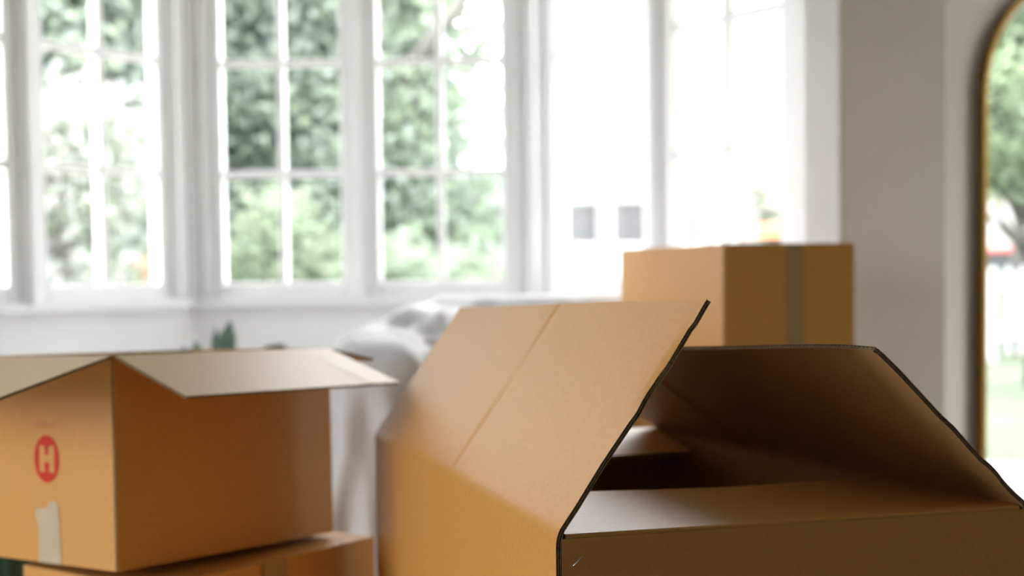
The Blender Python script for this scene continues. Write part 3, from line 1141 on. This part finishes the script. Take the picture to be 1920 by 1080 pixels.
# ------------------------------------------------------------------ plant by the window
pl = empty('potted_plant', (-0.72, 3.55, 0))
tag(pl, 'potted plant with thick blue-green leaves peeping over the flaps before the window', 'plant')
pm = MB()
pm.lathe([(.10, 0), (.125, .02), (.15, .30), (.155, .32), (.143, .32), (.135, .28), (.02, .275)], 28)
pm.build('pot', M['pot'], pl, True)
MB().lathe([(.134, .275), (.134, .285), (.01, .29)], 24).build('soil', M['soil'], pl)


def blade(root, mid, tip, wid, mat, twist=0.0):
    root, mid, tip = Vector(root), Vector(mid), Vector(tip)
    V, F = [], []
    N = 14
    for k in range(N + 1):
        t = k / N
        p = root * (1 - t) ** 2 + mid * 2 * t * (1 - t) + tip * t * t
        d = (2 * (1 - t) * (mid - root) + 2 * t * (tip - mid)).normalized()
        side = d.cross(Vector((math.sin(twist), -math.cos(twist), 0.05))).normalized()
        nn = side.cross(d)
        w_ = wid * (0.35 + .65 * math.sin(math.pi * min(1, .12 + t * .78))) * (1 if t < .86 else math.sqrt(max(0, 1 - ((t - .86) / .14) ** 2)) + .02)
        for s_, h_ in ((-1, .25), (-.5, .05), (0, 0), (.5, .05), (1, .25)):
            V.append(p + side * w_ * s_ + nn * w_ * h_ * .6)
        for s_, h_ in ((1, .25), (.5, .05), (0, 0), (-.5, .05), (-1, .25)):
            V.append(p + side * w_ * s_ * .96 + nn * (w_ * h_ * .6 - .004))
    for k in range(N):
        for e in range(10):
            e2 = (e + 1) % 10
            F.append((k * 10 + e, k * 10 + e2, k * 10 + 10 + e2, k * 10 + 10 + e))
    F.append(tuple(range(10))[::-1])
    F.append(tuple(range(N * 10, N * 10 + 10)))
    o = mesh('leaf', V, F, mat, pl, True)
    fix_normals(o)
    return o


for r_, m_, t_, wd_, mt, tw in [
    ((.01, 0, .28), (-.04, 0, .62), (.018, .0, .888), .034, 'plant_leaf', .2),
    ((.02, .02, .28), (-.025, .0, .66), (-.020, 0, .872), .016, 'plant_leaf', .1),
    ((-.02, .01, .28), (-.05, .0, .66), (-.065, -.02, .838), .036, 'plant_leaf', -.3),
    ((-.04, -.02, .28), (-.09, 0, .60), (-.10, .0, .825), .03, 'plant_leaf', .4),
    ((.04, .0, .28), (.07, 0, 1.02), (.20, .03, .70), .034, 'plant_dark', .0),
    ((.0, -.04, .28), (-.02, -.1, .55), (-.02, -.14, .74), .028, 'plant_leaf', .0),
    ((.0, .05, .28), (.03, .12, .55), (.05, .16, .76), .026, 'plant_leaf', .5),
]:
    blade(r_, m_, t_, wd_, M[mt], tw)

# ------------------------------------------------------------------ dark green ribbed tub behind the left stack
tub = empty('green_tub', (-1.06, 2.66, 0))
tag(tub, 'dark green ribbed tub behind the stacked boxes in the lower left corner', 'tub')
seg = 20
mbb = MB()
V, F = [], []
prof_ = [(.155, 0), (.165, .02), (.185, .66), (.185, .665)]
NS = seg * 6
for r_, z in prof_:
    for k in range(NS):
        t = 2 * math.pi * k / NS
        rr_ = r_ + .011 * abs(math.sin(t * seg / 2))
        V.append((rr_ * math.cos(t), rr_ * math.sin(t), z))
for i in range(len(prof_) - 1):
    for k in range(NS):
        k2 = (k + 1) % NS
        F.append((i * NS + k, i * NS + k2, (i + 1) * NS + k2, (i + 1) * NS + k))
F.append(tuple(range(NS))[::-1])
F.append(tuple(range(3 * NS, 4 * NS)))
o = mesh('body', V, F, M['green_plastic'], tub, True)
fix_normals(o)
MB().lathe([(.185, .655), (.208, .658), (.212, .675), (.205, .69), (.18, .69)], 40).build('lid', M['green_plastic'], tub, True)
mesh_h = MB()
mesh_h.tube([(-.05, 0, .69), (-.045, 0, .712), (0, 0, .72), (.045, 0, .712), (.05, 0, .69)], .008, 8)
mesh_h.build('handle', M['green_plastic'], tub, True)

# ------------------------------------------------------------------ garden
GZ = -0.15
struct(MB().box(-60, 5.45, GZ - .1, 80, 80, GZ).box(XR + .2, -60, GZ - .1, 80, 5.45, GZ).box(-60, -60, GZ - .1, XL - .2, 5.45, GZ).build('ground', M['lawn']))


def crown_mesh(name, blobs, n, size, mats, parent, seed, twig=60, spread=.28):
    """leaves gathered in sprays inside a few ellipsoids (cx, cy, cz, rx, ry, rz)"""
    rg = np.random.default_rng(seed)
    vol = np.array([b[3] * b[4] * b[5] for b in blobs])
    C_, cnt = [], rg.multinomial(twig, vol / vol.sum())
    for b, k in zip(blobs, cnt):
        d = rg.normal(size=(k, 3))
        d /= np.linalg.norm(d, axis=1, keepdims=True)
        r = rg.uniform(.35, 1, (k, 1)) ** .5
        C_.append(np.array(b[:3]) + d * r * np.array(b[3:6]))
    C_ = np.concatenate(C_)
    which = rg.integers(0, len(C_), n)
    ctr = C_[which] + rg.normal(0, spread, (n, 3)) * np.array([1, 1, .75])
    nr = rg.normal(size=(n, 3)) + np.array([0, 0, 1.0])
    nr /= np.linalg.norm(nr, axis=1, keepdims=True)
    t = rg.normal(size=(n, 3))
    t -= nr * np.sum(t * nr, axis=1, keepdims=True)
    t /= np.linalg.norm(t, axis=1, keepdims=True)
    b_ = np.cross(nr, t)
    s_ = (size * rg.uniform(.6, 1.3, n))[:, None]
    bend = nr * s_ * .12
    V = np.stack([ctr - t * s_, ctr + b_ * s_ * .42 + bend, ctr + t * s_, ctr - b_ * s_ * .42 + bend], axis=1).reshape(-1, 3)
    me = bpy.data.meshes.new(name)
    me.vertices.add(4 * n)
    me.vertices.foreach_set('co', V.ravel())
    me.loops.add(4 * n)
    me.loops.foreach_set('vertex_index', np.arange(4 * n))
    me.polygons.add(n)
    me.polygons.foreach_set('loop_start', np.arange(n) * 4)
    me.polygons.foreach_set('loop_total', np.full(n, 4))
    base = rg.integers(0, len(mats), len(C_))[which]
    sw = rg.random(n) < .25
    base[sw] = rg.integers(0, len(mats), sw.sum())
    me.polygons.foreach_set('material_index', base)
    me.update(calc_edges=True)
    o = link(name, me, mats, parent)
    o['kind'] = 'stuff'
    return o, C_


def tree(name, loc, blobs, n, size, mats, seed, label, group=None, trunk=.12, cat='tree', twig=60, spread=.28, lean=(0, 0)):
    r = empty(name, (loc[0], loc[1], GZ))
    tag(r, label, cat, group)
    o, tw = crown_mesh('crown', blobs, n, size, mats, r, seed, twig, spread)
    rg = random.Random(seed)
    mb = MB()
    top = max(b[2] + b[5] * .3 for b in blobs)
    cxm = sum(b[0] for b in blobs) / len(blobs) + lean[0]
    mb.tube([(0, 0, 0), (.02 + cxm * .2, .03, top * .35), (cxm * .6, -.02, top * .7), (cxm, 0, top)], [trunk, trunk * .85, trunk * .6, trunk * .25], 8)
    mb.build('trunk', M['bark'], r, True)
    mb = MB()
    for c in tw[:: max(1, len(tw) // 16)]:
        f = min(.9, max(.2, (c[2] * .55) / top))
        s0 = Vector((cxm * f * .8, 0, top * f))
        c = Vector(c)
        mb.tube([s0, s0.lerp(c, .5) + Vector((0, 0, .1)), c], [trunk * .4, trunk * .25, trunk * .08], 6)
    mb.build('branches', M['bark'], r, True)
    return r


G = 'trees in the garden beyond the bay window'
D_, Mi, Li = M['leaf_veiled'], M['leaf_mid'], M['leaf_light']
tree('garden_tree', (-1.75, 12.4), [(0, 0, 2.6, 1.0, 1.0, 2.0), (-.3, .2, 4.3, 1.1, 1.0, 1.3), (.3, 0, 1.2, .9, .9, 1.0)], 26000, .068, [D_, D_, Mi], 11,
     'dense green tree seen through the middle pair of windows, left pane', G, twig=110)
gt = tree('garden_tree', (-.78, 12.0), [(-.05, 0, 2.3, .62, .8, 1.7), (-.2, .2, 4.0, .6, .8, 1.0), (.0, 0, 1.0, .75, .8, .9), (.58, 0, 3.1, .2, .3, .45), (.42, 0, 2.3, .2, .3, .4)], 15000, .066, [D_, Mi, Li], 12,
     'light green tree with sky gaps beside the open sky, behind the right middle window', G, twig=90)
MB().tube([(0, 0, 2.2), (-.02, -.75, 2.75), (.22, -.85, 3.0), (.48, -.85, 3.32), (.72, -.8, 3.8)], [.07, .065, .06, .05, .03], 8).build('bough', M['bark'], gt, True)
tree('garden_tree', (-3.6, 11.6), [(0, 0, 2.4, 1.0, 1.0, 2.2), (.6, .3, 3.6, 1.0, 1.0, 1.4), (.5, 0, 1.0, 1.0, .9, 1.0)], 26000, .068, [D_, D_, Mi], 13,
     'shady dark green tree behind the pale shrub on the left', G, twig=110)
tree('tall_garden_tree', (-2.6, 16.0), [(0, 0, 3.0, 1.7, 1.2, 2.6), (-.2, 0, 6.4, 1.9, 1.3, 2.6), (-.7, 0, 1.5, 1.3, 1, 1.4)], 24000, .15, [D_, D_, Mi], 31,
     'tall tree filling the gaps behind the left middle window', 'tall trees at the back of the garden', trunk=.2, twig=120, spread=.3)
tree('tall_garden_tree', (-6.4, 15.0), [(0, 0, 3.0, 1.9, 1.2, 2.6), (.3, 0, 6.4, 2.0, 1.3, 2.8), (0, 0, 1.5, 1.7, 1, 1.4)], 24000, .15, [D_, D_, Mi], 32,
     'tall tree at the back of the garden, behind the outermost left window', 'tall trees at the back of the garden', trunk=.2, twig=120, spread=.3)
tree('tall_garden_tree', (-9.5, 12.0), [(0, 0, 3.0, 1.9, 1.4, 2.6), (.3, 0, 6.4, 1.7, 1.3, 2.4)], 11000, .20, [D_, Mi], 33,  # unseen tree, added to cut the sky light entering the bay
     'unseen tall tree added far left to block sky light from the bay', 'tall trees at the back of the garden', trunk=.2, twig=90, spread=.3)
tree('pale_shrub', (-2.35, 7.6), [(0, 0, 1.35, .42, .5, .8), (.1, 0, 2.0, .30, .4, .45), (-.5, .1, 1.3, .45, .5, .8), (.1, -.1, .8, .5, .5, .5)], 9000, .04, [M['leaf_pale'], M['leaf_pale'], M['leaf_bush']], 15,
     'pale shrub outside the left side of the bay window', 'shrubs outside the bay window', trunk=.04, cat='shrub', twig=110, spread=.10)
tree('leafy_shrub', (-1.35, 8.6), [(0, 0, 1.0, .42, .5, .55), (.35, 0, .75, .4, .4, .5)], 6000, .042, [M['leaf_bush'], Li, M['leaf_bush']], 16,
     'yellow-green shrub low behind the left middle window', 'shrubs outside the bay window', trunk=.03, cat='shrub', twig=70, spread=.11)
tree('leafy_shrub', (-.55, 8.9), [(0, 0, .95, .36, .4, .5), (.32, 0, .9, .25, .4, .42)], 5200, .042, [M['leaf_bush'], Li, Mi], 17,
     'yellow-green shrub low behind the right middle window, below the open sky', 'shrubs outside the bay window', trunk=.03, cat='shrub', twig=60, spread=.11)
tree('street_tree', (4.0, 23.5), [(0, 0, 2.0, .6, .5, .5), (.3, 0, 1.8, .4, .4, .4)], 1800, .10, [M['leaf_bush'], M['leaf_pale']], 18,
     'small pale tree before the white building across the way', trunk=.06, twig=40, spread=.15)

# terracotta pot on a white plinth among the shrubs
pt = empty('terracotta_pot', (-2.13, 8.35, .93))
tag(pt, 'small terracotta pot on a white plinth among the shrubs at left', 'pot')
MB().lathe([(.06, 0), (.085, .13), (.095, .13), (.095, .17), (.08, .17), (.07, .12), (.01, .11)], 20).build('body', M['terracotta'], pt, True)
MB().lathe([(.07, .115), (.07, .12), (.01, .13)], 16).build('soil', M['soil'], pt)
ph_ = empty('garden_plinth', (-2.13, 8.35, GZ))
tag(ph_, 'white plinth holding the terracotta pot outside', 'plinth')
MB().box(-.13, -.13, 0, .13, .13, .95, .01).build('shaft', M['fence_white'], ph_)
MB().box(-.17, -.17, .95, .17, .17, 1.08, .012).build('cap', M['fence_white'], ph_)

# the low white building across the way
bd = empty('white_building', (2.2, 27.0, GZ))
tag(bd, 'long low white building with dark windows across the way', 'building')
MB().box(-4.2, 0, 0, 6.5, 5, 1.62).box(-4.2, 0, 2.45, 6.5, 5, 2.95).build('wall', M['render'], bd)
xs = [-4.2, -3.0, -1.75, -.45, .85, 2.1, 3.4, 4.7, 6.5]
for i in range(len(xs) - 1):
    MB().box(xs[i], .02, 1.62, xs[i] + .16, 4.98, 2.45).build('pier', M['render'], bd)
    x0_, x1_ = xs[i] + .16, xs[i + 1]
    wf = MB().box(x0_, .12, 1.62, x0_ + .05, .2, 2.45).box(x1_ - .05, .12, 1.62, x1_, .2, 2.45).box(x0_ + .05, .12, 1.62, x1_ - .05, .2, 1.66).box(x0_ + .05, .12, 2.41, x1_ - .05, .2, 2.45).build('window', M['fence_white'], bd)
    MB().box(x0_ + .05, .15, 1.66, x1_ - .05, .17, 2.41).build('pane', M['dark_pane'], wf)
MB().box(-4.5, -.35, 2.95, 6.8, 5.3, 3.08).build('roof', M['roof'], bd)

# orange awning beside it
aw = empty('orange_awning', (3.75, 21.5, GZ))
tag(aw, 'orange awning on posts glimpsed just above the taped box', 'awning')
mbw = MB()
mbw.prism([(-.8, -.5), (.8, -.5), (.8, .5), (-.8, .5)], 1.62, 1.80)
mbw.build('canopy', M['orange'], aw)
for sx_ in (-.72, .72):
    for sy_ in (-.42, .42):
        MB().tube([(sx_, sy_, 0), (sx_, sy_, 1.65)], .03, 8).build('post', M['fence_white'], aw)


def picket_fence(name, loc, rz, n, label, step=.17, h=1.15):
    r = empty(name, (loc[0], loc[1], GZ), rz)
    tag(r, label, 'fence')
    p = MB()
    p.add([(-.05, 0, .08), (.05, 0, .08), (.05, 0, h - .08), (0, 0, h), (-.05, 0, h - .08), (-.05, .025, .08), (.05, .025, .08), (.05, .025, h - .08), (0, .025, h), (-.05, .025, h - .08)],
          [(0, 1, 2, 3, 4), (9, 8, 7, 6, 5), (0, 5, 6, 1), (1, 6, 7, 2), (2, 7, 8, 3), (3, 8, 9, 4), (4, 9, 5, 0)])
    first = p.build('picket', M['fence_white'], r)
    for k in range(1, n):
        c = first.copy()
        COL.objects.link(c)
        c.parent = r
        c.location = (k * step, 0, 0)
    L = (n - 1) * step
    for z in (.28, .85):
        MB().box(-.06, .026, z, L + .06, .06, z + .09).build('rail', M['fence_white'], r)
    k = 0
    while k <= L + .1:
        MB().box(k - .045, .061, 0, k + .045, .15, h - .03).build('post', M['fence_white'], r)
        k += 1.87
    return r


picket_fence('picket_fence', (.2, 18.5), 0, 24, 'white picket fence on the lawn, seen through the right side of the bay')
picket_fence('picket_fence', (15.2, .2), math.pi / 2, 24, 'white picket fence across the lawn, seen in the mirror')

# what the mirror shows: garden trees, a pale house and a red car beyond the fence; two unseen trees only block sky light
tree('garden_tree', (11.4, 3.0), [(0, -.2, 2.75, 1.2, 1.1, 1.0), (.3, -.6, 4.2, 1.2, 1.2, 1.1), (-.2, -.9, 2.5, .9, .8, .7)], 12000, .075, [M['leaf_bright'], M['leaf_bright'], Li], 21,
     'light green tree reflected in the arched mirror', 'trees mirrored from the side garden', trunk=.10, twig=70, spread=.22)
tree('garden_tree', (16.5, 2.2), [(0, 0, 3.2, 1.5, 1.5, 1.3), (.2, -1, 5.0, 1.5, 1.5, 1.5)], 11000, .10, [M['leaf_bright'], Li], 22,
     'further green tree reflected in the arched mirror', 'trees mirrored from the side garden', trunk=.13, twig=70, spread=.25)
tree('tall_garden_tree', (9.6, 5.3), [(0, 0, 2.0, 1.2, 1.5, 1.9), (.2, .2, 5.2, 1.3, 1.7, 2.4)], 13000, .14, [D_, Mi], 34,  # unseen tree, added to keep door light off the stacked boxes
     'unseen tall tree added beside the side lawn to screen sky light from the door', 'unseen trees added to screen the side door', trunk=.2, twig=120, spread=.3)
tree('tall_garden_tree', (9.9, 8.6), [(0, 0, 2.0, 1.2, 1.6, 1.9), (.2, 0, 5.2, 1.3, 1.7, 2.4)], 10000, .16, [D_, Mi], 35,  # second unseen tree added as a screen against the sky
     'unseen tall tree added at the corner of the side lawn to screen sky light', 'unseen trees added to screen the side door', trunk=.2, twig=100, spread=.3)
hs = empty('pale_house', (20, 1.5, GZ))
tag(hs, 'pale house reflected in the lower half of the mirror', 'house')
MB().box(0, -5, 0, 6, 5, 3.0).build('wall', M['render'], hs)
mb = MB()
mb.add([(-.4, -5.4, 3.0), (6.4, -5.4, 3.0), (6.4, 5.4, 3.0), (-.4, 5.4, 3.0), (3, -5.4, 4.6), (3, 5.4, 4.6)], [(0, 1, 2, 3), (0, 4, 5, 3), (1, 2, 5, 4), (0, 1, 4), (3, 5, 2)])
mb.build('roof', M['roof'], hs)
for yy in (-3.2, -.9, .9, 3.2):
    wf = MB().box(-.05, yy - .55, .95, .02, yy - .5, 2.1).box(-.05, yy + .5, .95, .02, yy + .55, 2.1).box(-.05, yy - .5, .95, .02, yy + .5, 1.0).box(-.05, yy - .5, 2.05, .02, yy + .5, 2.1).build('window', M['fence_white'], hs)
    MB().box(-.03, yy - .5, 1.0, .0, yy + .5, 2.05).build('pane', M['dark_pane'], wf)
car = empty('red_car', (17.8, 1.9, GZ), math.pi / 2)
tag(car, 'red car parked beyond the fence, reflected in the mirror', 'car')
side = [(-2.0, .35), (-2.05, .75), (-1.75, .92), (-1.0, .98), (-.55, 1.38), (.75, 1.40), (1.35, 1.0), (2.0, .9), (2.05, .4)]
n = len(side)
V = [(p[0], -.8 + (.14 if p[1] > 1.1 else 0), p[1]) for p in side] + [(p[0], .8 - (.14 if p[1] > 1.1 else 0), p[1]) for p in side]
o = mesh('body', V, [tuple(range(n)), tuple(range(n, 2 * n))[::-1]] + [(i, (i + 1) % n, n + (i + 1) % n, n + i) for i in range(n)], M['car_red'], car)
fix_normals(o)
for sx_ in (-1.25, 1.25):
    for sy_ in (-.78, .78):
        MB().tube([(sx_, sy_ - .1, .32), (sx_, sy_ + .1, .32)], .32, 20).build('wheel', M['rubber'], car)
for sy_ in (-.80, .80):
    e = .012 * (1 if sy_ > 0 else -1)
    MB().add([(-.85, sy_ + e, 1.0), (.95, sy_ + e, 1.0), (.65, sy_ * .84 + e, 1.34), (-.5, sy_ * .84 + e, 1.34)], [(0, 1, 2, 3)]).build('side_window', M['dark_pane'], car)
